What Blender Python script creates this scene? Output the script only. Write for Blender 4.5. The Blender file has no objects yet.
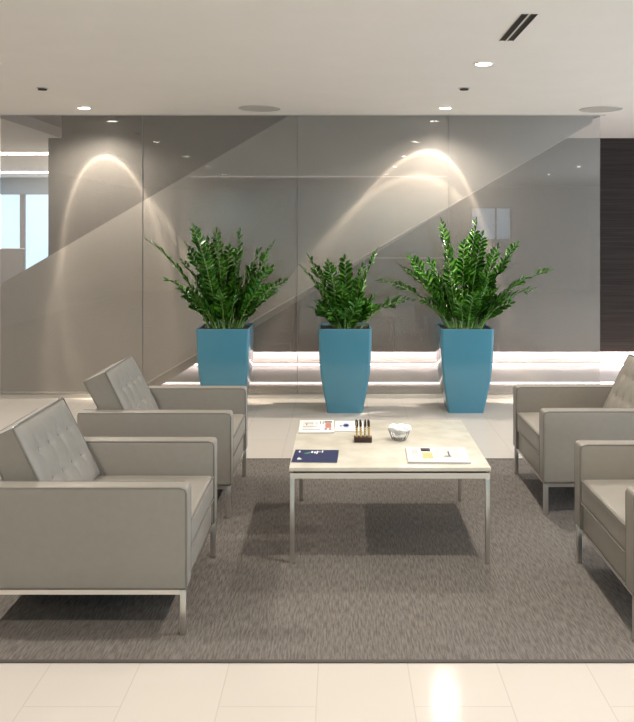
import bpy, bmesh, math, random
from mathutils import Vector, Matrix, noise
S = bpy.context.scene
C = S.collection
PI = math.pi
rnd = random.Random(7)

# ------------------------------------------------------------ camera, world, exposure
F = 850.0            # focal length in pixels of the 634 px wide frame
CAMZ = 1.61
cam = bpy.data.cameras.new('camera')
camo = bpy.data.objects.new('camera', cam); C.objects.link(camo)
camo.location = (0, 0, CAMZ); camo.rotation_euler = (PI/2, 0, 0)
cam.sensor_fit = 'HORIZONTAL'; cam.sensor_width = 36.0; cam.lens = 36.0*F/634
cam.shift_x = (317-340)/634; cam.shift_y = -(361-229)/634
cam.clip_start = 0.05; cam.clip_end = 80
S.camera = camo
w = bpy.data.worlds.new('world'); S.world = w; w.use_nodes = True
w.node_tree.nodes['Background'].inputs[0].default_value = (.6, .75, 1, 1)
w.node_tree.nodes['Background'].inputs[1].default_value = .3
S.view_settings.view_transform = 'Standard'; S.view_settings.look = 'None'
S.view_settings.gamma = 1; S.view_settings.use_curve_mapping = False
S.view_settings.exposure = 0.24
WARM = (1.0, .925, .825)
P_DOWN = 8.8
P_BEAM = 210.0
E_WIN = 5.5          # brightness of the daylight in the side windows
E_LED = 9.0         # led strips at the floor behind the glass

# ------------------------------------------------------------ materials
def mat(name, col=(.5,.5,.5), rough=.5, metal=0, spec=.5, emit=None, es=0, coat=0, trans=0, ior=1.45):
    m = bpy.data.materials.new(name); m.use_nodes = True
    b = m.node_tree.nodes['Principled BSDF']
    b.inputs['Base Color'].default_value = (*col, 1)
    b.inputs['Roughness'].default_value = rough
    b.inputs['Metallic'].default_value = metal
    b.inputs['Specular IOR Level'].default_value = spec
    b.inputs['Coat Weight'].default_value = coat
    b.inputs['Transmission Weight'].default_value = trans
    b.inputs['IOR'].default_value = ior
    if emit:
        b.inputs['Emission Color'].default_value = (*emit, 1)
        b.inputs['Emission Strength'].default_value = es
    return m
def N(m, t, **kw):
    n = m.node_tree.nodes.new(t)
    for k, v in kw.items(): setattr(n, k, v)
    return n
def L(m, a, b): m.node_tree.links.new(a, b)
def textured(name, c1, c2, scale=(10,10,10), rough=.5, nscale=1.0, detail=4, bump=0.0, bdist=.002, lo=.3, hi=.7, spec=.5, coat=0, metal=0):
    m = mat(name, c1, rough, spec=spec, coat=coat, metal=metal)
    b = m.node_tree.nodes['Principled BSDF']
    tc = N(m, 'ShaderNodeTexCoord'); mp = N(m, 'ShaderNodeMapping')
    mp.inputs['Scale'].default_value = scale
    no = N(m, 'ShaderNodeTexNoise'); no.inputs['Scale'].default_value = nscale; no.inputs['Detail'].default_value = detail
    cr = N(m, 'ShaderNodeValToRGB')
    cr.color_ramp.elements[0].position = lo; cr.color_ramp.elements[1].position = hi
    cr.color_ramp.elements[0].color = (*c1, 1); cr.color_ramp.elements[1].color = (*c2, 1)
    L(m, tc.outputs['Object'], mp.inputs[0]); L(m, mp.outputs[0], no.inputs['Vector'])
    L(m, no.outputs['Fac'], cr.inputs[0]); L(m, cr.outputs[0], b.inputs['Base Color'])
    if bump:
        bp = N(m, 'ShaderNodeBump'); bp.inputs['Strength'].default_value = bump; bp.inputs['Distance'].default_value = bdist
        L(m, no.outputs['Fac'], bp.inputs['Height']); L(m, bp.outputs[0], b.inputs['Normal'])
    return m
M = {}
M['ceiling'] = textured('ceiling_paint', (.84,.80,.745), (.86,.82,.765), (3,3,3), .85, spec=.2)
M['plaster'] = textured('wall_plaster', (.50,.47,.43), (.53,.50,.46), (2,2,2), .8, spec=.2)
M['wood'] = textured('dark_wood', (.026,.020,.017), (.050,.040,.035), (1.5,8,90), .6, detail=6, bump=.1, spec=.15)
M['stairpaint'] = textured('stair_paint', (.33,.31,.285), (.35,.33,.30), (2,2,2), .6, spec=.3)
M['marble'] = textured('white_marble', (.80,.76,.75), (.62,.58,.58), (2.2,1.2,2), .18, nscale=1.3, detail=8, lo=.45, hi=.8)
M['leather'] = textured('beige_leather', (.262,.240,.207), (.275,.252,.219), (8,8,8), .42, nscale=4, bump=.05, bdist=.001, spec=.45)
M['piping'] = mat('leather_piping', (.17,.158,.135), .45)
M['steel'] = mat('brushed_steel', (.72,.70,.67), .28, metal=1)
M['tabletop'] = textured('stone_top', (.60,.56,.47), (.70,.66,.57), (1,1,1), .25, nscale=9, detail=8, lo=.35, hi=.65)
M['planter'] = textured('blue_glaze', (.062,.215,.295), (.070,.230,.315), (3,3,3), .17, coat=.3)
M['soil'] = textured('potting_bark', (.035,.022,.014), (.11,.07,.045), (40,40,40), .9, nscale=2, bump=.8, bdist=.01)
M['leaf'] = textured('leaf_green', (.018,.088,.009), (.075,.23,.018), (5,5,5), .28, nscale=3, lo=.35, hi=.65)
M['stem'] = mat('stem_green', (.13,.26,.05), .4)
M['black'] = mat('black_metal', (.012,.011,.010), .5)
M['dark'] = mat('dark_recess', (.02,.02,.02), .8)
M['grille'] = mat('grille_grey', (.55,.52,.47), .6)
M['ring'] = mat('lamp_trim', (.80,.77,.72), .4)
M['lamp'] = mat('lamp_glow', (1,1,1), .5, emit=(1,.95,.88), es=25)
M['led'] = mat('led_glow', (1,1,1), .5, emit=(1,.84,.80), es=E_LED)
M['ledfloor'] = mat('led_glow_bright', (1,1,1), .5, emit=(1,.84,.80), es=E_LED*1.4)
M['leddim'] = mat('led_glow_soft', (1,1,1), .5, emit=(1,.84,.80), es=E_LED*.22)
M['striplight'] = mat('strip_glow', (1,1,1), .5, emit=(1,.97,.92), es=9)
M['daylight'] = mat('window_daylight', (.6,.75,1), .5, emit=(.62,.80,1), es=E_WIN)
M['fardaylight'] = mat('far_daylight', (.1,.1,.1), .5, emit=(.52,.72,.95), es=1.9)
M['paper'] = mat('newsprint', (.78,.75,.72), .7)
M['ink'] = mat('grey_print', (.30,.29,.30), .7)
M['inkdark'] = mat('dark_print', (.08,.07,.09), .7)
M['inkblue'] = mat('blue_print', (.20,.28,.60), .7)
M['inkred'] = mat('red_print', (.50,.20,.16), .7)
M['inkgold'] = mat('ochre_print', (.72,.50,.22), .7)
M['inkgreen'] = mat('green_print', (.10,.26,.16), .7)
M['navy'] = mat('navy_cover', (.028,.036,.105), .35)
M['white'] = mat('white_print', (.8,.8,.8), .6)
M['tissue'] = mat('white_paper', (.86,.85,.86), .6)
M['pengold'] = mat('gold_pen', (.80,.58,.27), .35, metal=.5)
M['darkwood'] = textured('pen_block_wood', (.025,.012,.008), (.05,.025,.016), (4,40,40), .4)
M['crystal'] = mat('cut_crystal', (.96,.97,1), .02, trans=1, ior=1.5)
M['frosted'] = textured('blue_screen', (.20,.36,.41), (.22,.39,.44), (2,2,2), .4)
M['cubicle'] = textured('cubicle_cloth', (.17,.165,.16), (.21,.20,.19), (30,30,30), .8)
M['bluepanel'] = mat('blue_grey_panel', (.25,.33,.40), .3)
M['carpet'] = mat('office_carpet', (.16,.15,.14), .9)

# glass faces: clear with a faint mirror
def glass_mat():
    m = bpy.data.materials.new('clear_glass'); m.use_nodes = True
    nt = m.node_tree; nt.nodes.clear()
    o = N(m,'ShaderNodeOutputMaterial'); mx = N(m,'ShaderNodeMixShader'); t = N(m,'ShaderNodeBsdfTransparent'); g = N(m,'ShaderNodeBsdfGlossy')
    t.inputs[0].default_value = (.985,.98,.97,1); g.inputs['Roughness'].default_value = .015
    fr = N(m,'ShaderNodeFresnel'); fr.inputs[0].default_value = 1.5
    geo = N(m,'ShaderNodeNewGeometry')
    # same mirror strength from both sides of a face
    dt = N(m,'ShaderNodeVectorMath', operation='DOT_PRODUCT'); ab = N(m,'ShaderNodeMath', operation='ABSOLUTE')
    L(m, geo.outputs['Incoming'], dt.inputs[0]); L(m, geo.outputs['Normal'], dt.inputs[1]); L(m, dt.outputs['Value'], ab.inputs[0])
    om = N(m,'ShaderNodeMath', operation='SUBTRACT'); om.inputs[0].default_value = 1; L(m, ab.outputs[0], om.inputs[1])
    pw = N(m,'ShaderNodeMath', operation='POWER'); pw.inputs[1].default_value = 5; L(m, om.outputs[0], pw.inputs[0])
    ma = N(m,'ShaderNodeMath', operation='MULTIPLY_ADD'); ma.inputs[1].default_value = .9; ma.inputs[2].default_value = .06; L(m, pw.outputs[0], ma.inputs[0])
    nt.nodes.remove(fr)
    L(m, ma.outputs[0], mx.inputs[0]); L(m, t.outputs[0], mx.inputs[1]); L(m, g.outputs[0], mx.inputs[2]); L(m, mx.outputs[0], o.inputs[0])
    return m
M['glass'] = glass_mat()
def mesh_mat():
    m = bpy.data.materials.new('woven_wire_interlayer'); m.use_nodes = True
    nt = m.node_tree; nt.nodes.clear()
    o = N(m,'ShaderNodeOutputMaterial'); mx = N(m,'ShaderNodeMixShader'); t = N(m,'ShaderNodeBsdfTransparent')
    d = N(m,'ShaderNodeBsdfDiffuse'); d.inputs[0].default_value = (.51,.475,.435,1)
    g = N(m,'ShaderNodeBsdfGlossy'); g.inputs[0].default_value = (.51,.475,.435,1); g.inputs['Roughness'].default_value = .4
    m2 = N(m,'ShaderNodeMixShader'); m2.inputs[0].default_value = .35
    tc = N(m,'ShaderNodeTexCoord'); mp = N(m,'ShaderNodeMapping'); mp.inputs['Scale'].default_value = (110,1,.8)
    no = N(m,'ShaderNodeTexNoise'); no.inputs['Scale'].default_value = 1; no.inputs['Detail'].default_value = 2
    L(m, tc.outputs['Object'], mp.inputs[0]); L(m, mp.outputs[0], no.inputs['Vector'])
    mr = N(m,'ShaderNodeMapRange'); mr.inputs['From Min'].default_value=.3; mr.inputs['From Max'].default_value=.7
    mr.inputs['To Min'].default_value = .392; mr.inputs['To Max'].default_value = .412
    L(m, no.outputs['Fac'], mr.inputs['Value']); L(m, mr.outputs[0], mx.inputs[0])
    L(m, d.outputs[0], m2.inputs[1]); L(m, g.outputs[0], m2.inputs[2])
    L(m, t.outputs[0], mx.inputs[1]); L(m, m2.outputs[0], mx.inputs[2]); L(m, mx.outputs[0], o.inputs[0])
    return m
M['mesh'] = mesh_mat()
def floor_mat():
    m = mat('cream_tile', (.74,.68,.59), .11, spec=.18)
    b = m.node_tree.nodes['Principled BSDF']
    tc = N(m,'ShaderNodeTexCoord'); mp = N(m,'ShaderNodeMapping'); mp.inputs['Location'].default_value = (.225,.08,0)
    br = N(m,'ShaderNodeTexBrick'); br.offset = .5
    br.inputs['Color1'].default_value = (.55,.505,.455,1); br.inputs['Color2'].default_value = (.54,.495,.445,1); br.inputs['Mortar'].default_value = (.47,.43,.385,1)
    br.inputs['Scale'].default_value = 1; br.inputs['Mortar Size'].default_value = .0025
    br.inputs['Brick Width'].default_value = .66; br.inputs['Row Height'].default_value = .33
    mp.inputs['Rotation'].default_value = (0,0,PI/2)
    L(m, tc.outputs['Object'], mp.inputs[0]); L(m, mp.outputs[0], br.inputs[0]); L(m, br.outputs[0], b.inputs['Base Color'])
    return m
M['floor'] = floor_mat()
def rug_mat():
    m = mat('woven_rug', (.2,.18,.16), .95, spec=.1)
    b = m.node_tree.nodes['Principled BSDF']
    tc = N(m,'ShaderNodeTexCoord')
    mp = N(m,'ShaderNodeMapping'); mp.inputs['Scale'].default_value = (150,15,1)
    mp2 = N(m,'ShaderNodeMapping'); mp2.inputs['Scale'].default_value = (90,200,1)
    n1 = N(m,'ShaderNodeTexNoise'); n1.inputs['Scale'].default_value=1; n1.inputs['Detail'].default_value=3
    n2 = N(m,'ShaderNodeTexNoise'); n2.inputs['Scale'].default_value=1; n2.inputs['Detail'].default_value=2
    L(m, tc.outputs['Object'], mp.inputs[0]); L(m, tc.outputs['Object'], mp2.inputs[0])
    L(m, mp.outputs[0], n1.inputs['Vector']); L(m, mp2.outputs[0], n2.inputs['Vector'])
    ad = N(m,'ShaderNodeMath', operation='MULTIPLY_ADD'); ad.inputs[1].default_value=.25
    L(m, n2.outputs['Fac'], ad.inputs[0]); L(m, n1.outputs['Fac'], ad.inputs[2])
    cr = N(m,'ShaderNodeValToRGB')
    cr.color_ramp.elements[0].position=.47; cr.color_ramp.elements[0].color=(.110,.097,.086,1)
    cr.color_ramp.elements[1].position=.78; cr.color_ramp.elements[1].color=(.190,.170,.153,1)
    L(m, ad.outputs[0], cr.inputs[0]); L(m, cr.outputs[0], b.inputs['Base Color'])
    bp = N(m,'ShaderNodeBump'); bp.inputs['Strength'].default_value=.5; bp.inputs['Distance'].default_value=.004
    L(m, ad.outputs[0], bp.inputs['Height']); L(m, bp.outputs[0], b.inputs['Normal'])
    return m
M['rug'] = rug_mat()
M['rugedge'] = mat('rug_binding', (.075,.066,.060), .9)

# ------------------------------------------------------------ mesh helpers
def obj(name, bm, m, parent=None, smooth=True, loc=None):
    me = bpy.data.meshes.new(name)
    bmesh.ops.recalc_face_normals(bm, faces=bm.faces)
    bm.to_mesh(me); bm.free()
    ms = m if isinstance(m, (list, tuple)) else [m]
    for x in ms: me.materials.append(M[x])
    if smooth:
        for p in me.polygons: p.use_smooth = True
        try: me.set_sharp_from_angle(angle=math.radians(38))
        except Exception: pass
    o = bpy.data.objects.new(name, me); C.objects.link(o)
    if parent is not None: o.parent = parent
    if loc: o.location = loc
    return o
def tag(o, label, cat, group=None, kind=None):
    o['label'] = label; o['category'] = cat
    if group: o['group'] = group
    if kind: o['kind'] = kind
    return o
def thing(name, label, cat, loc=(0,0,0), rz=0, group=None):
    o = bpy.data.objects.new(name, None); C.objects.link(o)
    o.empty_display_size = .1
    o.location = loc; o.rotation_euler = (0,0,rz)
    return tag(o, label, cat, group)
def struct(name, bm, m, label, cat, parent=None, smooth=False):
    o = obj(name, bm, m, parent, smooth)
    if parent is None: tag(o, label, cat, kind='structure')
    return o
def box(bm, x0, x1, y0, y1, z0, z1, mi=0):
    v = [bm.verts.new((x,y,z)) for x in (x0,x1) for y in (y0,y1) for z in (z0,z1)]
    for f in ((0,1,3,2),(4,6,7,5),(0,4,5,1),(2,3,7,6),(0,2,6,4),(1,5,7,3)):
        bm.faces.new([v[i] for i in f]).material_index = mi
def B(*a):
    bm = bmesh.new(); box(bm, *a); return bm
def rbox(bm, x0, x1, y0, y1, z0, z1, r=.01, n=1, crown=0, mi=0):
    """box with rounded edges; n interior cells per side; crown lifts the top's middle"""
    c = ((x0+x1)/2, (y0+y1)/2, (z0+z1)/2); h = ((x1-x0)/2, (y1-y0)/2, (z1-z0)/2)
    r = min(r, min(h)*.98)
    ax = []
    for k in range(3):
        a = [-h[k], -h[k]+r*.45, -h[k]+r] + [-h[k]+r+(2*h[k]-2*r)*i/n for i in range(1,n)] + [h[k]-r, h[k]-r*.45, h[k]]
        ax.append(a)
    vs = {}
    def vert(p):
        key = tuple(round(q,6) for q in p)
        if key not in vs:
            q = Vector([max(-h[k]+r, min(h[k]-r, p[k])) for k in range(3)])
            d = Vector(p)-q
            if d.length > 1e-9: d = d.normalized()*r
            q = q+d
            if crown and p[2] > 0:
                q.z += crown*(1-(p[0]/h[0])**2)*(1-(p[1]/h[1])**2)
            vs[key] = bm.verts.new((q[0]+c[0], q[1]+c[1], q[2]+c[2]))
        return vs[key]
    for k in range(3):
        i, j = [(1,2),(0,2),(0,1)][k]
        for s in (-h[k], h[k]):
            for a in range(len(ax[i])-1):
                for b in range(len(ax[j])-1):
                    ps = []
                    for (u,v) in ((a,b),(a+1,b),(a+1,b+1),(a,b+1)):
                        p=[0,0,0]; p[k]=s; p[i]=ax[i][u]; p[j]=ax[j][v]; ps.append(vert(p))
                    bm.faces.new(ps).material_index = mi
def RB(*a, **k):
    bm = bmesh.new(); rbox(bm, *a, **k); return bm
def tube(bm, pts, r, seg=6, closed=False, r2=None, mi=0):
    pts = [Vector(p) for p in pts]; n = len(pts); rings = []
    prev = None
    for i, p in enumerate(pts):
        if closed: t = (pts[(i+1)%n]-pts[i-1])
        else: t = pts[min(i+1,n-1)]-pts[max(i-1,0)]
        t.normalize()
        if prev is None:
            up = Vector((0,0,1)) if abs(t.z)<.9 else Vector((1,0,0))
            a = t.cross(up).normalized()
        else:
            a = (prev - t*prev.dot(t)).normalized()
        prev = a; b = t.cross(a)
        rr = r if r2 is None else r+(r2-r)*i/(n-1)
        rings.append([bm.verts.new(p+(a*math.cos(2*PI*k/seg)+b*math.sin(2*PI*k/seg))*rr) for k in range(seg)])
    m = n if closed else n-1
    for i in range(m):
        A, Bq = rings[i], rings[(i+1)%n]
        for k in range(seg):
            bm.faces.new((A[k],A[(k+1)%seg],Bq[(k+1)%seg],Bq[k])).material_index = mi
    if not closed:
        bm.faces.new(rings[0]).material_index = mi; bm.faces.new(rings[-1]).material_index = mi
def lathe(bm, prof, seg=32, cx=0, cy=0, mi=0, cap=True):
    rings = [[bm.verts.new((cx+r*math.cos(2*PI*k/seg), cy+r*math.sin(2*PI*k/seg), z)) for k in range(seg)] for r, z in prof]
    for A, Bq in zip(rings, rings[1:]):
        for k in range(seg): bm.faces.new((A[k],A[(k+1)%seg],Bq[(k+1)%seg],Bq[k])).material_index = mi
    if cap:
        bm.faces.new(rings[0]).material_index = mi; bm.faces.new(rings[-1]).material_index = mi
def copy_tree(o, parent=None):
    c = o.copy(); C.objects.link(c); c.parent = parent
    for ch in [x for x in bpy.data.objects if x.parent == o]: copy_tree(ch, c)
    return c

# ------------------------------------------------------------ the room
GY = 8.11            # glass wall
WY = 10.2            # dark wood wall behind it
CZ = 2.70
XL, XR, YB = -5.5, 6.5, -6.0
OX0, OX1, OY0 = -3.34, 2.52, 8.17     # stair opening in the ceiling
struct('floor', B(-9, XR+.2, YB-.2, 18.2, -.12, 0), 'floor', 'cream glossy tile floor of the lounge', 'floor')
bm = bmesh.new()
box(bm, -9, XR+.2, YB-.2, OY0, CZ, CZ+.12)
box(bm, -9, OX0, OY0, 18.2, CZ, CZ+.12)
box(bm, OX1, XR+.2, OY0, WY+.3, CZ, CZ+.12)
struct('ceiling', bm, 'ceiling', 'smooth off-white ceiling above the lounge', 'ceiling')
# stair well above the ceiling
bm = bmesh.new()
box(bm, OX0-.1, OX0, OY0, WY, CZ+.12, 5.4); box(bm, OX1, OX1+.1, OY0, WY, CZ+.12, 5.4)
box(bm, OX0-.1, OX1+.1, OY0-.1, OY0, CZ+.12, 5.4)
struct('wall_stairwell', bm, 'plaster', 'plain wall of the stair opening above the ceiling', 'wall')
struct('ceiling_stairwell', B(OX0-.1, OX1+.1, OY0-.1, WY+.1, 5.4, 5.5), 'plaster', 'ceiling high above the stair behind the glass', 'ceiling')
# dark wood wall: hangs above a lit recess
bm = bmesh.new()
box(bm, -3.5, XR, WY, WY+.10, .134, 5.4)
box(bm, -3.5, -3.40, WY+.1, WY+.3, .134, 5.4)
struct('wall_back', bm, 'wood', 'dark brown wood wall behind the glass, floating above a lit base', 'wall')
struct('trim_10', B(-3.39, 1.5, WY-.002, WY, 1.259, 1.266), 'grille', 'thin horizontal joint line across the dark wood wall', 'joint')
struct('baseboard_back', B(-3.5, XR, WY+.20, WY+.26, 0, .134), 'marble', 'white marble base recessed under the dark wood wall', 'baseboard')
struct('trim_1', B(-3.4, XR, WY+.105, WY+.16, .118, .130), 'led', 'glowing strip hidden under the dark wood wall', 'light strip')
# raised marble floor with light lines
struct('trim_2', RB(-2.4, XR, 8.85, 9.93, 0, .022, r=.003), 'marble', 'low white marble slab on the floor behind the glass wall', 'marble slab')
struct('trim_3', B(-2.4, XR, 9.93, 9.97, 0, .026), 'ledfloor', 'bright light line along the far edge of the marble slab', 'light strip')
struct('trim_4', B(-2.2, XR, 8.825, 8.85, 0, .014), 'leddim', 'bright light line along the near edge of the marble slab', 'light strip')
# walls out of frame, and the office seen at the far left
struct('wall_left', B(XL-.1, XL, YB, WY, 0, CZ), 'plaster', 'plain light wall left of the lounge', 'wall')
bm = bmesh.new()
box(bm, XR, XR+.1, YB, -1, 0, CZ); box(bm, XR, XR+.1, 7.4, WY+.3, 0, CZ); box(bm, XR, XR+.1, -1, 7.4, 0, .5); box(bm, XR, XR+.1, -1, 7.4, 2.4, CZ)
struct('wall_right', bm, 'plaster', 'plain light wall with windows right of the lounge', 'wall')
bm = bmesh.new()
box(bm, XL, 3.4, YB-.1, YB, 0, CZ); box(bm, 4.5, XR, YB-.1, YB, 0, CZ); box(bm, 3.4, 4.5, YB-.1, YB, 0, 1.3); box(bm, 3.4, 4.5, YB-.1, YB, 2.2, CZ)
struct('wall_front', bm, 'plaster', 'plain light wall facing the glass partition', 'wall')
struct('wall_screen', B(-3.15, 2.24, -1.5, -1.4, 0, 2.42), 'frosted', 'blue grey screen wall mirrored in the glass partition', 'wall')
for k, (y0, y1) in enumerate(((-1,1.1),(1.1,3.2),(3.2,5.3),(5.3,7.4))):
    o = struct('window_%d' % (k+5), B(XR+.04, XR+.06, y0+.05, y1-.05, .55, 2.35), 'daylight', ['','','',''][k] or 'bright window in the right wall, %s from the front' % ('first','second','third','fourth')[k], 'window')
    bm = bmesh.new(); box(bm, XR+.01, XR+.08, y0, y0+.05, .5, 2.4); box(bm, XR+.01, XR+.08, y1-.05, y1, .5, 2.4)
    box(bm, XR+.01, XR+.08, y0+.05, y1-.05, .5, .55); box(bm, XR+.01, XR+.08, y0+.05, y1-.05, 2.35, 2.4)
    struct('window_frame', bm, 'steel', '', '', o)
o = struct('window_9', B(3.45, 4.45, YB-.08, YB-.06, 1.35, 2.15), 'fardaylight', 'window mirrored in the glass at right', 'window')
bm = bmesh.new()
for x in (3.4, 4.05, 4.45): box(bm, x, x+.05, YB-.09, YB-.02, 1.3, 2.2)
struct('window_frame', bm, 'black', '', '', o)
# office beyond the left end
struct('wall_office', B(-9, XL-.1, WY, WY+.1, 0, CZ), 'plaster', 'wall between the lounge and the far office', 'wall')
struct('wall_office_side', B(-9.1, -9, WY, 18.2, 0, CZ), 'plaster', 'side wall of the far office', 'wall')
struct('wall_office_right', B(-3.5, -3.4, WY+.31, 18.2, 0, CZ), 'plaster', 'right wall of the far office', 'wall')
bm = bmesh.new(); box(bm, -9, -3.5, 18, 18.1, 0, .7); box(bm, -9, -3.5, 18, 18.1, 2.34, CZ)
struct('wall_office_far', bm, 'bluepanel', 'window wall of the far office seen through the glass', 'wall')
for k, x in enumerate((-8.95,-7.95,-6.72,-5.49,-4.3)):
    o = struct('window_%d' % (k+10), B(x+.05, x+1.15, 18.04, 18.06, .7, 2.34), 'fardaylight', 'bright blue office window, %s from the left' % ('first','second','third','fourth','fifth')[k], 'window')
    bm = bmesh.new(); box(bm, x-.05, x+.05, 17.97, 18.08, .7, 2.34)
    struct('window_mullion', bm, 'cubicle', '', '', o)

# glass partition: four panels with a woven wire interlayer
edges = [-3.235, -1.885, -.405, 1.035, 2.482]
names = ['leftmost glass panel with woven wire, reaching the picture edge','glass panel with woven wire behind the left blue planter','glass panel with woven wire behind the middle blue planter','rightmost glass panel with woven wire behind the right blue planter']
for k in range(4):
    a, b = edges[k]+.002, edges[k+1]-.002
    o = struct('window_%d' % (k+1), B(a, b, GY-.008, GY+.008, .012, CZ), 'glass', names[k], 'glass panel')
    bm = bmesh.new(); v = [bm.verts.new(p) for p in ((a,GY,.012),(b,GY,.012),(b,GY,CZ-.001),(a,GY,CZ-.001))]; bm.faces.new(v)
    struct('wire_mesh', bm, 'mesh', '', '', o)
for k in range(1,4):
    struct('trim_%d' % (4+k), B(edges[k]-.002, edges[k]+.002, GY-.009, GY+.009, .012, CZ), 'cubicle', 'thin vertical joint between %s glass panels' % ('','the two left','the two middle','the two right')[k], 'joint')
struct('trim_8', RB(edges[0]-.05, edges[-1], GY-.03, GY+.03, 0, .035, r=.004), 'steel', 'metal floor rail under the glass partition', 'rail')
struct('trim_9', B(edges[0]-.05, edges[-1]+.05, GY-.012, GY+.012, CZ-.006, CZ), 'grille', 'slim ceiling channel above the glass partition', 'rail')

# ------------------------------------------------------------ the staircase behind the glass
SL = .585
st = thing('staircase', 'grey solid-sided staircase rising to the right behind the glass wall', 'staircase', (0,0,0))
def zlow(x): return 2.706+SL*(x-2.57)
def zhigh(x): return 2.74+SL*(x+.494)
def prism(bm, poly, y0, y1):
    a = [bm.verts.new((x,y0,z)) for x,z in poly]; b = [bm.verts.new((x,y1,z)) for x,z in poly]
    bm.faces.new(a); bm.faces.new(b)
    for i in range(len(poly)): bm.faces.new((a[i],a[(i+1)%len(poly)],b[(i+1)%len(poly)],b[i]))
XE = 2.50
x0l = 2.57-2.706/SL
poly = [(-3.40,.0),(x0l,.0),(XE,zlow(XE)),(XE,zhigh(XE)),(-3.40,zhigh(-3.40))]
for nm, y0 in (('side_panel',8.42),('side_panel',9.20)):
    bm = bmesh.new(); prism(bm, poly, y0, y0+.06); obj(nm, bm, 'stairpaint', st, False)
bm = bmesh.new(); prism(bm, [(x0l+.2,0.01),(XE,zlow(XE)+.02-.117+.117),(XE,zlow(XE)+.10),(x0l-.1,.01)], 8.48, 9.20); obj('soffit', bm, 'stairpaint', st, False)
bm = bmesh.new()
x = -2.75; i = 0
while x < 2.1:
    z = .17*(i+1); box(bm, x, x+.34, 8.482, 9.198, max(0,z-.05), z); box(bm, x, x+.02, 8.482, 9.198, z-.17, z-.052); x += .17/SL; i += 1
obj('steps', bm, 'marble', st, False)
bm = bmesh.new()
tube(bm, [(x0l+.02,8.412,.012),(2.49,8.412,zlow(2.49))], .006)
obj('edge_strip', bm, 'grille', st)

# ------------------------------------------------------------ rug
rg = thing('area_rug', 'large grey brown woven rug under the armchairs and coffee table', 'rug', (.35,4.55,0))
obj('woven_field', RB(-2.35, 2.35, -1.38, 1.385, 0.0005, .004, r=.0015), 'rug', rg)
bm = bmesh.new()
for a in ((-2.37,2.37,-1.40,-1.38),(-2.37,2.37,1.385,1.40),(-2.37,-2.35,-1.38,1.385),(2.35,2.37,-1.38,1.385)):
    rbox(bm, *a, 0.0005, .0055, r=.002)
obj('bound_edge', bm, 'rugedge', rg)
RZ = .0045

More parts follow.
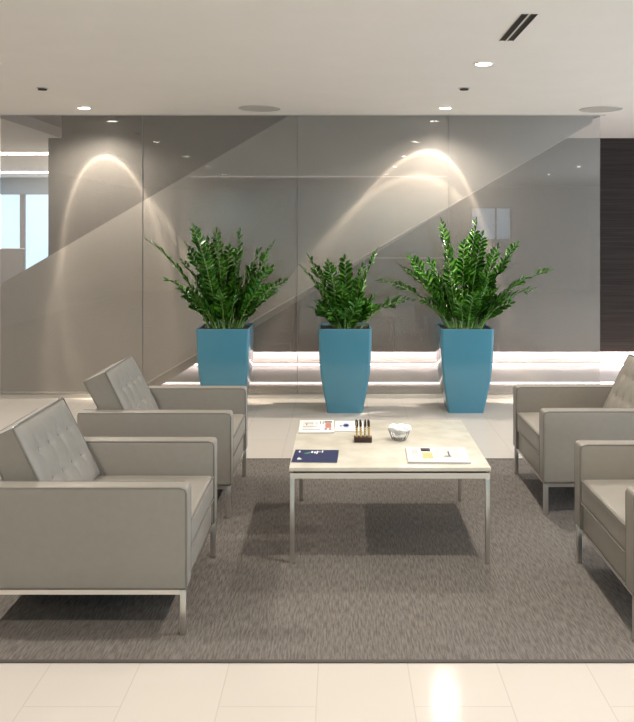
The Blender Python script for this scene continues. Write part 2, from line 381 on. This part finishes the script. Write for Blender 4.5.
# ------------------------------------------------------------ armchairs
def make_chair(label):
    t = thing('armchair', label, 'armchair', (0,0,RZ), 0, 'matching leather armchairs around the coffee table')
    D, Wd = .43, .415
    for s in (-1, 1):
        y0, y1 = (s*Wd, s*(Wd-.095)) if s < 0 else (s*(Wd-.095), s*Wd)
        a = obj('arm', RB(-D, D, y0, y1, .178, .585, r=.016, n=3), 'leather', t)
        bm = bmesh.new()
        for yy, ins in ((y0+.004,1),(y1-.004,1)):
            pts = [(-D+.01,yy,.581),(D-.03,yy,.581),(D-.012,yy,.575),(D-.004,yy,.560),(D-.004,yy,.19)]
            tube(bm, pts, .0042, 6)
        obj('piping', bm, 'piping', a)
    obj('back_panel', RB(-D, -D+.09, -(Wd-.096), Wd-.096, .178, .583, r=.014), 'leather', t)
    obj('seat_base', RB(-D+.091, D-.015, -(Wd-.096), Wd-.096, .178, .305, r=.008), 'leather', t)
    c = obj('seat_cushion', RB(-D+.092, D-.003, -(Wd-.098), Wd-.098, .306, .425, r=.022, n=8, crown=.012), 'leather', t)
    bm = bmesh.new()
    for z in (.419, .312):
        x1, yy, r = D-.004, Wd-.103, .018
        tube(bm, [(-D+.1,-yy,z),(x1-r,-yy,z),(x1-.005,-yy+.005,z),(x1,-yy+r,z),(x1,yy-r,z),(x1-.005,yy-.005,z),(x1-r,yy,z),(-D+.1,yy,z)], .0045, 6)
    obj('piping', bm, 'piping', c)
    # tufted back cushion: profile in x,z swept over y
    fb, ft = Vector((-.118,0,.432)), Vector((-.300,0,.795))
    nrm = Vector((ft.z-fb.z,0,-(ft.x-fb.x))).normalized()
    nu, nv, NU, NV = 60, 36, 5, 3
    hw = .312
    bm = bmesh.new(); G = []
    for i in range(nu+1):
        u = i/nu; row = []
        for j in range(nv+1):
            v = j/nv
            e = min(u,1-u)*2*hw; e2 = min(v,1-v)*.40
            edge = (1-math.exp(-e/.02))*(1-math.exp(-e2/.02))
            # soft square tufts pulled in at the buttons
            gu = abs(math.sin(PI*u*NU)); gv = abs(math.sin(PI*v*NV))
            d = .016
            du = min(abs(u*NU-k) for k in range(1,NU))/NU*2*hw; dv = min(abs(v*NV-k) for k in range(1,NV))/NV*.40
            d -= .0025*(math.exp(-(du/.014)**2)+math.exp(-(dv/.014)**2))
            d -= .010*math.exp(-((du/.030)**2+(dv/.030)**2))
            p = fb+(ft-fb)*v + nrm*d*edge + Vector((0,-hw+2*hw*u,0))
            row.append(bm.verts.new(p))
        G.append(row)
    for i in range(nu):
        for j in range(nv): bm.faces.new((G[i][j],G[i+1][j],G[i+1][j+1],G[i][j+1]))
    back = [(-.420,.740),(-.338,.592),(-.338,.432)]
    sides = []
    bl = [bm.verts.new((x,-hw+.002,z)) for x,z in back]; br = [bm.verts.new((x,hw-.002,z)) for x,z in back]
    bm.faces.new([G[0][j] for j in range(nv+1)]+bl); bm.faces.new([G[nu][j] for j in range(nv+1)]+br)
    bm.faces.new([G[i][nv] for i in range(nu+1)]+[br[0],bl[0]])
    bm.faces.new([G[i][0] for i in range(nu+1)]+[br[2],bl[2]])
    for k in range(2): bm.faces.new((bl[k],bl[k+1],br[k+1],br[k]))
    bc = obj('back_cushion', bm, 'leather', t)
    bm = bmesh.new()
    q = nrm*.001
    def P(v,y): p = fb+(ft-fb)*v+q; return (p.x,y,p.z)
    tube(bm, [P(0,-hw),P(.97,-hw),P(.993,-hw+.005),P(1,-hw+.015),P(1,hw-.015),P(.993,hw-.005),P(.97,hw),P(0,hw)], .005, 6)
    tube(bm, [(-.338,-hw,.592),(-.419,-hw,.740),(-.419,hw,.740),(-.338,hw,.592)], .004, 6)
    obj('piping', bm, 'piping', bc)
    for a in range(1,NU):
        for b_ in range(1,NV):
            p = fb+(ft-fb)*(b_/NV)+nrm*.003; y = -hw+2*hw*a/NU
            bm = bmesh.new(); bmesh.ops.create_uvsphere(bm, u_segments=10, v_segments=6, radius=.009)
            for v in bm.verts: v.co = Vector((v.co.x*.5, v.co.y, v.co.z))+Vector((p.x,y,p.z))
            obj('button', bm, 'leather', bc)
    # steel frame
    bm = bmesh.new()
    for s in (-1,1): box(bm, -D+.03, D-.03, s*(Wd-.020)-.010, s*(Wd-.020)+.010, .158, .177)
    for s in (-1,1): box(bm, s*(D-.026)-.010, s*(D-.026)+.010, -(Wd-.03), Wd-.03, .160, .177)
    obj('base_frame', bm, 'steel', t, False)
    for sx in (-1,1):
        for sy in (-1,1):
            obj('leg', RB(sx*(D-.018)-.0125, sx*(D-.018)+.0125, sy*(Wd-.018)-.0125, sy*(Wd-.018)+.0125, 0, .177, r=.002), 'steel', t)
    return t
ch = make_chair('beige leather armchair nearest the camera at left, tufted back cushion, side to the viewer')
ch.location = (-1.033, 3.77, RZ)
for lab, x, y, rz in (('beige leather armchair at left, farther back, beside the left blue planter', -1.033, 5.13, 0),
                      ('beige leather armchair at right, farther back, near the right blue planter', 1.568, 5.175, PI),
                      ('beige leather armchair nearest the camera at right, cut by the picture edge', 1.565, 3.705, PI)):
    c = copy_tree(ch); c.location = (x,y,RZ); c.rotation_euler = (0,0,rz); c['label'] = lab

# ------------------------------------------------------------ coffee table
tb = thing('coffee_table', 'low square coffee table with pale stone top and slim steel legs on the rug', 'table', (.24,4.578,RZ))
hx, hy = .484, .505
TZ = .468
obj('table_top', RB(-hx, hx, -hy, hy, TZ-.021-RZ, TZ-RZ, r=.003), 'tabletop', tb)
bm = bmesh.new(); box(bm, -hx+.02, hx-.02, -hy+.02, hy-.02, TZ-.029-RZ, TZ-.0212-RZ); obj('shadow_gap', bm, 'dark', tb, False)
bm = bmesh.new()
for s in (-1,1):
    y_ = s*(hy-.018)-(.03 if s>0 else 0); box(bm, -hx+.0035, hx-.0035, y_-.0125, y_+.0125, TZ-.056-RZ, TZ-.0292-RZ)
    box(bm, s*(hx-.018)-.0125, s*(hx-.018)+.0125, -hy+.032, hy-.062, TZ-.056-RZ, TZ-.0292-RZ)
obj('top_frame', bm, 'steel', tb, False)
for sx in (-1,1):
    for sy in (-1,1):
        obj('leg', RB(sx*(hx-.0145)-.011, sx*(hx-.0145)+.011, sy*(hy-.0145)-.011-(.03 if sy>0 else 0), sy*(hy-.0145)+.011-(.03 if sy>0 else 0), 0, TZ-.0562-RZ, r=.002), 'steel', tb)

# ------------------------------------------------------------ things on the table
def marks(parent, lst, z):
    """printed blocks lying on a sheet: (x0,x1,y0,y1,material)"""
    by = {}
    for x0,x1,y0,y1,m in lst: by.setdefault(m, []).append((x0,x1,y0,y1))
    for m, rs in by.items():
        bm = bmesh.new()
        for r in rs: box(bm, *r, z, z+.0004)
        obj('printed_text' if m in ('ink','inkdark','white') else 'printed_picture', bm, m, parent, False)
bk = thing('booklet', 'navy blue booklet with small white and green print at the table front left corner', 'booklet', (-.122,4.265,TZ+.0005), math.radians(-2.5))
obj('pages', B(-.109,.109,-.113,.113,0,.003), 'white', bk, False)
obj('cover', B(-.112,.112,-.116,.116,.003,.004), 'navy', bk, False)
marks(bk, [(-.052,-.028,.05,.062,'inkgreen'),(-.06,-.035,.035,.05,'inkgreen'),(-.028,-.018,.055,.085,'white'),(-.012,-.004,.045,.08,'white'),(0,.006,.03,.095,'white'),(.006,.02,.07,.078,'white'),(.026,.032,.06,.1,'white'),(-.09,-.084,.06,.09,'white')], .004)
bm = bmesh.new(); v=[bm.verts.new(p) for p in ((-.088,-.075,.0046),(-.062,-.072,.0046),(-.082,-.035,.0046))]; bm.faces.new(v); obj('printed_text', bm, 'white', bk, False)

def sheet(name, label, x0, x1, y0, y1, rz, th, mk, z=TZ+.0005, group=None, wav=.002):
    t = thing(name, label, 'newspaper', ((x0+x1)/2,(y0+y1)/2,z), rz, group)
    hx_, hy_ = (x1-x0)/2, (y1-y0)/2
    bm = bmesh.new(); rbox(bm, -hx_,hx_,-hy_,hy_,0,th, r=.0015, n=6); obj('folded_pages', bm, 'paper', t)
    bm = bmesh.new(); box(bm, -hx_+.001,hx_+.001,-hy_-.0015,-hy_,th*.35,th*.55); obj('page_edge', bm, 'ink', t, False)
    marks(t, mk, th)
    return t
# folded newspaper front right
mk = [(-.125,-.095,-.05+.0,.10,'ink')]
mk = []
for q in range(9): mk.append((-.125,-.092,.085-q*.012,.089-q*.012,'ink'))
mk += [(-.078,-.03,.05,.115,'inkdark'),(-.072,-.036,.06,.08,'inkgreen'),(-.075,-.024,-.085,.03,'inkgold'),(-.128,-.085,-.08,-.03,'white')]
for cx_ in (-.01,.035,.08,.125):
    for q in range(14): mk.append((cx_,cx_+.034,.105-q*.0135,.108-q*.0135,'ink'))
mk += [(.055,.062,-.03,.05,'inkdark'),(.03,.068,-.045,-.03,'inkdark')]
sheet('newspaper', 'folded newspaper with ochre and dark pictures at the table front right', .335, .64, 4.13, 4.40, math.radians(-2.0), .012, [m for m in mk if m[1]<.150])
mk = [(-.07,.0,.07,.076,'inkdark'),(-.08,.0,-.02,-.012,'inkdark'),(-.08,.02,-.09,-.082,'inkdark'),(-.06,-.055,.02,.06,'inkdark'),(.0,.004,.0,.1,'ink'),(.02,.025,.05,.12,'inkdark'),(.035,.04,.05,.12,'inkdark'),
      (.045,.09,.085,.12,'inkdark'),(.05,.085,-.05,.075,'inkred'),(.045,.06,-.09,-.06,'inkdark'),(.07,.085,-.1,-.06,'inkred')]
for q in range(12): mk.append((-.08,-.02,.11-q*.016,.1125-q*.016,'ink'))
sheet('newspaper', 'newspaper with grey arcs and a red picture at the table back left corner', -.235, -.035, 4.75, 5.05, math.radians(1), .006, mk)
mk = [(-.055,-.04,-.015,.01,'inkdark'),(-.03,-.005,-.04,.06,'inkblue'),(-.036,.002,-.01,.035,'inkblue'),(.04,.05,-.05,.06,'ink'),(.062,.07,-.05,.06,'ink')]
sheet('magazine', 'white magazine with a blue emblem lying between the newspaper and the pens', -.03, .135, 4.79, 5.04, math.radians(-1), .003, mk)['category'] = 'magazine'

# pen stand with pens
ps = thing('pen_stand', 'dark wooden pen block in the middle of the table', 'pen stand', (.123,4.565,TZ+.0003))
obj('block', RB(-.048,.048,-.026,.026,0,.028, r=.004), 'darkwood', ps)
bm = bmesh.new()
for i in range(4):
    for j in range(2): lathe(bm, [(.0075,.0283),(.0075,.0292),(.0052,.0292)], 12, -.033+.022*i, -.011+.022*j, cap=False)
obj('socket_ring', bm, 'pengold', ps)
pr = thing('pen', 'gold and black pen standing in the dark pen block', 'pen', (0,0,0), 0, 'pens in the dark pen block')
bm = bmesh.new()
prof = [(.0018,0),(.0050,.008)]+[(.0056,.012+.006*q) for q in range(8)]
lathe(bm, prof, 12); bm.faces.ensure_lookup_table()
for q in range(1, len(prof)-1):
    for k in range(12): bm.faces[q*12+k].material_index = 1 if (k+q*3)%6 < 2 else 0
obj('barrel', bm, ['pengold','black'], pr)
bm = bmesh.new(); lathe(bm, [(.0058,.0545),(.0058,.074),(.0034,.088)], 12); obj('cap', bm, 'black', pr)
bm = bmesh.new(); rbox(bm, .0061,.0074,-.0014,.0014,.058,.082, r=.0005); obj('clip', bm, 'pengold', pr)
row = ('front','back'); pos = ('leftmost','second','third','rightmost')
for i in range(4):
    for j in range(2):
        p = pr if (i,j)==(0,0) else copy_tree(pr)
        p.location = (.123-.033+.022*i, 4.565-.011+.022*j, TZ+.0288)
        p.rotation_euler = (math.radians(rnd.uniform(-3,3)), math.radians(rnd.uniform(-3,3)), rnd.uniform(0,6))
        p['label'] = '%s gold and black pen in the %s row of the dark pen block' % (pos[i], row[j])
# crystal bowl with crumpled white paper
bx, by = .32, 4.60
cb = thing('crystal_bowl', 'small cut crystal bowl holding white crumpled paper on the table', 'bowl', (bx,by,TZ+.0004))
bm = bmesh.new(); seg = 24
prof = [(.001,.0),(.030,.0),(.036,.004),(.046,.022),(.055,.044),(.057,.050),(.053,.050),(.043,.024),(.032,.009),(.001,.007)]
rings = []
for qi,(r,z) in enumerate(prof):
    rings.append([bm.verts.new(((r+(.0022 if k%2 and 1<=qi<=5 else 0))*math.cos(2*PI*k/seg),(r+(.0022 if k%2 and 1<=qi<=5 else 0))*math.sin(2*PI*k/seg),z)) for k in range(seg)])
for A, Bq in zip(rings, rings[1:]):
    for k in range(seg): bm.faces.new((A[k],A[(k+1)%seg],Bq[(k+1)%seg],Bq[k]))
bm.faces.new(rings[0]); bm.faces.new(rings[-1])
obj('cut_glass', bm, 'crystal', cb, False)
bm = bmesh.new(); bmesh.ops.create_icosphere(bm, subdivisions=4, radius=1)
for v in bm.verts:
    p = v.co.copy(); n = noise.noise(p*1.9+Vector((3,1,2)))*.5+abs(noise.noise(p*4.3))*.5
    r = .8+.75*n
    low = max(0, -p.z)
    if low: r = .8+.2*n
    v.co = Vector((p.x*r*(.060-.035*low), p.y*r*(.048-.024*low), .054+p.z*r*(.034 if p.z>0 else .036)))
    if p.x > .3: v.co.x += .012*(p.x-.3)/.7
    if p.x < -.3 and p.z > .1: v.co += Vector((-.010,0,.014))*(-p.x-.3)
tag(obj('crumpled_paper', bm, 'tissue', None, False, (bx,by,TZ+.002)), 'white crumpled paper heaped in the small crystal bowl', 'paper')

# ------------------------------------------------------------ planters with plants
def planter_profile(t):     # t 0 top .. 1 bottom
    pts = [(0,1),(.25,.975),(.45,.945),(.62,.885),(.8,.785),(1,.65)]
    for (a,va),(b,vb) in zip(pts, pts[1:]):
        if t <= b:
            u = (t-a)/(b-a); return va+(vb-va)*u
    return .65
def sqring(bm, h, z, r, n=5):
    vs = []
    for q,(sx,sy) in enumerate(((1,1),(-1,1),(-1,-1),(1,-1))):
        for k in range(n+1):
            a = PI/2*(q+k/n); vs.append(bm.verts.new((sx*(h-r)+r*math.cos(a), sy*(h-r)+r*math.sin(a), z)))
    return vs
def make_planter(parent, H=.740, T=.233):
    bm = bmesh.new(); rings = []
    K = 18
    for k in range(K+1):
        t = 1-k/K; h = T*planter_profile(t)
        # smooth the profile
        h = T*(planter_profile(max(0,t-.06))+planter_profile(t)+planter_profile(min(1,t+.06)))/3
        rings.append(sqring(bm, h, H*k/K, .030*h/T))
    rings.append(sqring(bm, T-.003, H+.003, .028)); rings.append(sqring(bm, T-.014, H+.003, .02)); rings.append(sqring(bm, T-.018, H-.03, .02))
    for A, Bq in zip(rings, rings[1:]):
        n = len(A)
        for i in range(n): bm.faces.new((A[i],A[(i+1)%n],Bq[(i+1)%n],Bq[i]))
    bm.faces.new(rings[0]); bm.faces.new(rings[-1])
    obj('planter', bm, 'planter', parent)
    bm = bmesh.new(); n = 14; g = []
    for i in range(n+1):
        g.append([bm.verts.new(((-1+2*i/n)*(T-.02), (-1+2*j/n)*(T-.02), H-.012+.014*noise.noise(Vector((i*.7,j*.7,T*50))))) for j in range(n+1)])
    for i in range(n):
        for j in range(n): bm.faces.new((g[i][j],g[i+1][j],g[i+1][j+1],g[i][j+1]))
    obj('soil', bm, 'soil', parent)
def frond(parent, base, tip, lean=.5, leafs=11, lsize=.095, seed=0, name='frond'):
    """arching stem with pairs of pointed glossy leaflets, base and tip in the plant's frame"""
    r = random.Random(seed)
    base = Vector(base); tip = Vector(tip); d = tip-base; ln = d.length
    out = Vector((d.x, d.y, 0))
    mid = base + d*.5 + Vector((0,0,1))*lean*out.length*.45 - out*lean*.28
    def pt(t): return base*(1-t)**2 + mid*2*t*(1-t) + tip*t*t
    def tan(t): return ((mid-base)*(1-t)+(tip-mid)*t).normalized()
    bm = bmesh.new()
    n = 12
    tube(bm, [pt(i/n) for i in range(n+1)], .0075, 6, r2=.0022, mi=1)
    side0 = None
    pairs = max(8, int(ln*.78/.038))
    roll = r.uniform(0, PI)
    for i in range(pairs):
        t = .24+.76*i/(pairs-1)
        p = pt(t); T = tan(t)
        up = Vector((0,0,1)); s = T.cross(up)
        if s.length < .15: s = Vector((math.cos(roll), math.sin(roll), 0))
        s = (s - T*s.dot(T)).normalized()
        # turn the leaf plane about the stem
        ang = roll*.5-PI/4 + .25*math.sin(i)
        s = (s*math.cos(ang)+T.cross(s)*math.sin(ang)).normalized()
        nn = s.cross(T).normalized()
        env = .62+.38*math.sin(PI*min(1,(t-.2)/.8*.9+.1))
        for sg in (-1,1):
            if i == pairs-1 and sg == 1: dirv = T
            else: dirv = (s*sg*r.uniform(.75,.95)+T*r.uniform(.45,.8)+nn*r.uniform(-.15,.35)).normalized()
            Lf = lsize*env*r.uniform(.85,1.15); wd = Lf*.27
            cr = nn.cross(dirv).normalized(); n2 = dirv.cross(cr)
            p0 = p+T*(.008*sg)
            rib = [p0, p0+dirv*Lf*.35+n2*Lf*.03, p0+dirv*Lf*.7+n2*Lf*.03, p0+dirv*Lf]
            V = [bm.verts.new(q) for q in rib]
            e1 = []; e2 = []
            for f_, w_ in ((.22,.75),(.5,1.0),(.8,.6)):
                c0 = p0+dirv*Lf*f_+n2*(Lf*.10)
                e1.append(bm.verts.new(c0+cr*wd*w_)); e2.append(bm.verts.new(c0-cr*wd*w_))
            for e in (e1, e2):
                bm.faces.new((V[0],e[0],V[1])); bm.faces.new((V[1],e[0],e[1])); bm.faces.new((V[1],e[1],V[2])); bm.faces.new((V[2],e[1],e[2])); bm.faces.new((V[2],e[2],V[3]))
    me = bpy.data.meshes.new(name); bm.to_mesh(me); bm.free()
    me.materials.append(M['leaf']); me.materials.append(M['stem'])
    for p in me.polygons: p.use_smooth = True
    o = bpy.data.objects.new(name, me); C.objects.link(o); o.parent = parent
    return o
PY = 7.585
def plant(px, label, tips, fill, seed, rad):
    """tips: (dx, dz above the rim) of the outline stems; fill = random inner stems"""
    X = (px-340)*7.45/F
    t = thing('potted_plant', label, 'potted plant', (X,PY,0), 0, 'blue planters with leafy plants in front of the glass')
    make_planter(t)
    r = random.Random(seed); H = .735
    k = 0
    for x, z in tips:
        dy = r.uniform(-.16,.12)
        frond(t, (max(-.14,min(.14,x*.3+r.uniform(-.03,.03))), r.uniform(-.08,.08), H-.01), (x, dy, H+z), .55 if abs(x)>.2 else .35, seed=seed*100+k); k += 1
    for i in range(fill):
        a = r.uniform(0,2*PI); q = rad*math.sqrt(r.uniform(.05,1)); h = r.uniform(.30,.60)*(1-.35*(q/rad))*rad/.42
        x, y = q*math.cos(a), q*math.sin(a)*.60
        frond(t, (x*.35, y*.35, H-.01), (x, y, H+h), r.uniform(.35,.6), seed=seed*100+k); k += 1
    return t
def tipsof(cx, lst): return [((x-cx)*PY/F*1.0, CAMZ-(y-229)*PY/F-.735) for x,y in lst]
plant(224, 'left blue planter with a bushy green plant, partly behind the far left armchair',
      tipsof(224, [(149,241),(167,281),(195,229),(187,247),(205,243),(216,234),(237,235),(272,244),(269,268),(281,281),(180,262),(256,254),(226,250)]), 38, 3, .38)
plant(345, 'middle blue planter with the smallest green plant of the three',
      tipsof(345, [(310,260),(303,270),(329,264),(345,261),(376,253),(411,300),(362,268),(318,283)]), 32, 5, .28)
plant(466, 'right blue planter with the tallest widest green plant, near the right armchair',
      tipsof(466, [(443,223),(480,223),(486,237),(414,259),(384,282),(405,268),(499,248),(519,246),(546,271),(534,290),(425,303),(454,248),(468,245),(432,262),(512,262)]), 40, 9, .40)

# ------------------------------------------------------------ ceiling fittings
def beam_light(parent, aim, half, name='streak_beam'):
    l = bpy.data.lights.new(name, 'SPOT'); l.energy = P_BEAM; l.color = (1,.86,.70); l.shadow_soft_size = .012
    l.spot_size = 2*math.radians(half+6); l.spot_blend = .3
    l.use_nodes = True; nt = l.node_tree; e = nt.nodes['Emission']
    # added spot: soft fill and bright rim shaped to draw the glass streaks
    ge = nt.nodes.new('ShaderNodeNewGeometry'); dp = nt.nodes.new('ShaderNodeVectorMath'); dp.operation = 'DOT_PRODUCT'; dp.inputs[1].default_value = Vector(aim).normalized()
    ab = nt.nodes.new('ShaderNodeMath'); ab.operation='ABSOLUTE'
    ac = nt.nodes.new('ShaderNodeMath'); ac.operation='ARCCOSINE'; mr = nt.nodes.new('ShaderNodeMapRange'); cr = nt.nodes.new('ShaderNodeValToRGB')
    mr.inputs['From Max'].default_value = math.radians(half+6)
    nt.links.new(ge.outputs['Incoming'], dp.inputs[0]); nt.links.new(dp.outputs['Value'], ab.inputs[0]); nt.links.new(ab.outputs[0], ac.inputs[0]); nt.links.new(ac.outputs[0], mr.inputs['Value']); nt.links.new(mr.outputs[0], cr.inputs[0])
    el = cr.color_ramp.elements; q = half/(half+6)
    el[0].position = 0; el[0].color = (.10,.10,.10,1); el[1].position = 1; el[1].color = (0,0,0,1)
    for p_, c_ in ((q*.70,.22),(q*.92,.42),(q,1.0),(q+(1-q)*.30,.20)):
        x = el.new(p_); x.color = (c_,c_,c_,1)
    ml = nt.nodes.new('ShaderNodeMath'); ml.operation='MULTIPLY'; fo = nt.nodes.new('ShaderNodeLightFalloff'); fo.inputs['Strength'].default_value = 1.0; nt.links.new(fo.outputs['Linear'], ml.inputs[1])
    nt.links.new(cr.outputs[0], ml.inputs[0]); nt.links.new(ml.outputs[0], e.inputs['Strength'])
    o = bpy.data.objects.new(name, l); C.objects.link(o); o.parent = parent
    o.location = (0,0,-.02); o.rotation_euler = Vector(aim).to_track_quat('-Z','Y').to_euler()
def make_downlight():
    t = thing('ceiling_downlight', '', 'ceiling light', (0,0,CZ), 0, 'recessed ceiling downlights')
    bm = bmesh.new(); lathe(bm, [(.052,-.001),(.052,-.006),(.066,-.006),(.070,-.001)], 32, cap=False); obj('trim_ring', bm, 'ring', t)
    bm = bmesh.new(); lathe(bm, [(.0515,-.0005),(.0515,-.003)], 32); obj('lens', bm, 'lamp', t)
    l = bpy.data.lights.new('lamp', 'SPOT'); l.energy = P_DOWN*12; l.color = WARM; l.shadow_soft_size = .05; l.spot_size = math.radians(150); l.spot_blend = .9
    o = bpy.data.objects.new('lamp', l); C.objects.link(o); o.parent = t; o.location = (0,0,-.06)
    return t
dl = make_downlight(); first = True; streak_hosts = []
seen = {(-2.3,7.62):'glowing ceiling downlight by the glass wall at left, above the left armchairs',
        (.946,7.66):'glowing ceiling downlight by the glass wall above the right planter',
        (.946,5.58):'glowing ceiling downlight at right, close to the slotted vent',
        (-2.28,5.63):'glowing ceiling downlight cut by the left picture edge'}
cols = {-2.3:'left', .946:'middle', 4.15:'right'}
for x in (-2.3,.946,4.15):
    for k, y in enumerate((7.64,5.6,3.5,1.42,-.66,-2.75)):
        if y == -2.75 and x != 4.15: continue
        t = dl if first else copy_tree(dl); first = False
        t.location = (x,y,CZ)
        lab = None
        for (a,b),s in seen.items():
            if abs(a-x)<.05 and abs(b-y)<.05: lab = s
        t['label'] = lab or 'small ceiling downlight of the %s row seen mirrored in the glass, %s from the glass' % (cols[x], ('first','second','third','fourth','fifth','sixth')[k])
        if y == 7.64 and x < 1: streak_hosts.append((t, x))
for t, x in streak_hosts:
            beam_light(t, (-.163,.418,-.894) if x > 0 else (.085,.49,-.868), 29.6 if x > 0 else 21.3)
# slotted air vent: two parallel slots
vt = thing('ceiling_vent', 'black double-slot air vent in the ceiling at upper right', 'air vent', (0,0,CZ))
for k in range(2):
    x0 = .925+.048*k
    bm = bmesh.new(); v = []
    for (x,y) in ((x0,4.31),(x0+.026,4.31),(x0+.026,4.91),(x0,4.91)): pass
    box(bm, x0, x0+.026, 4.31, 4.91, -.002, -.0005)
    s = obj('slot', bm, 'dark', vt, False)
    bm = bmesh.new(); box(bm, x0-.004, x0, 4.306, 4.914, -.004, -.0004); box(bm, x0+.026, x0+.029, 4.306, 4.914, -.004, -.0004)
    box(bm, x0+.012, x0+.014, 4.31, 4.91, -.0035, -.0021)
    obj('slot_edge', bm, 'black', s, False)
for x, y, lab in ((-.722,7.66,'round flat grey speaker grille in the ceiling above the middle'),(2.37,7.72,'round flat grey speaker grille in the ceiling at right by the glass end')):
    t = thing('ceiling_speaker', lab, 'ceiling speaker', (x,y,CZ), 0, 'round ceiling speakers')
    bm = bmesh.new(); lathe(bm, [(.175,-.0005),(.175,-.006),(.178,-.008),(.188,-.007),(.192,-.0005)], 40, cap=False); obj('rim', bm, 'grille', t)
    bm = bmesh.new(); lathe(bm, [(.174,-.0005),(.174,-.005),(.1,-.006),(.002,-.0065)], 40); obj('grille', bm, 'grille', t)
for x, y, lab in ((-2.30,6.57,'tiny dark sprinkler plate in the ceiling at left'),(.96,6.57,'tiny dark sprinkler plate in the ceiling between two right downlights')):
    t = thing('ceiling_sprinkler', lab, 'sprinkler', (x,y,CZ), 0, 'ceiling sprinkler plates')
    bm = bmesh.new(); lathe(bm, [(.045,-.0005),(.045,-.004),(.040,-.007),(.002,-.007)], 24); obj('plate', bm, 'grille', t)
    bm = bmesh.new(); lathe(bm, [(.034,-.0072),(.034,-.016),(.002,-.017)], 20); obj('cap', bm, 'dark', t)
# linear light over the screen wall, seen mirrored in the glass
t = thing('linear_light', 'long thin ceiling light line mirrored in the glass above the planters', 'ceiling light', (0,0,CZ))
obj('diffuser', B(-3.10,2.2,-1.32,-1.285,-.02,-.0005), 'leddim', t, False)
# office lights and furniture, far left
for y, lab in ((12.2,'nearer long white ceiling light in the office at far left'),(16.2,'farther long white ceiling light in the office at far left')):
    t = thing('office_light', lab, 'ceiling light', (-6.2,y,CZ), 0, 'long office ceiling lights')
    obj('diffuser', B(-2.5,2.4,-.09,.09,-.02,-.0005), 'striplight', t, False)
    l = bpy.data.lights.new('lamp','AREA'); l.shape = 'RECTANGLE'; l.size = 4.8; l.size_y = .16; l.energy = 90
    lo = bpy.data.objects.new('lamp', l); C.objects.link(lo); lo.parent = t; lo.location = (0,0,-.03)
t = thing('cubicle_partition', 'grey cubicle partition in the office at far left', 'partition', (-6.3,14.2,0))
obj('panel', RB(-2.2,1.02,-.03,.03,.05,1.27,r=.01), 'cubicle', t); obj('cap_rail', RB(-2.2,1.02,-.035,.035,1.271,1.29,r=.004), 'steel', t)
for x in (-2.1,.95): obj('foot', B(x-.03,x+.03,-.2,.2,0,.049), 'steel', t, False)
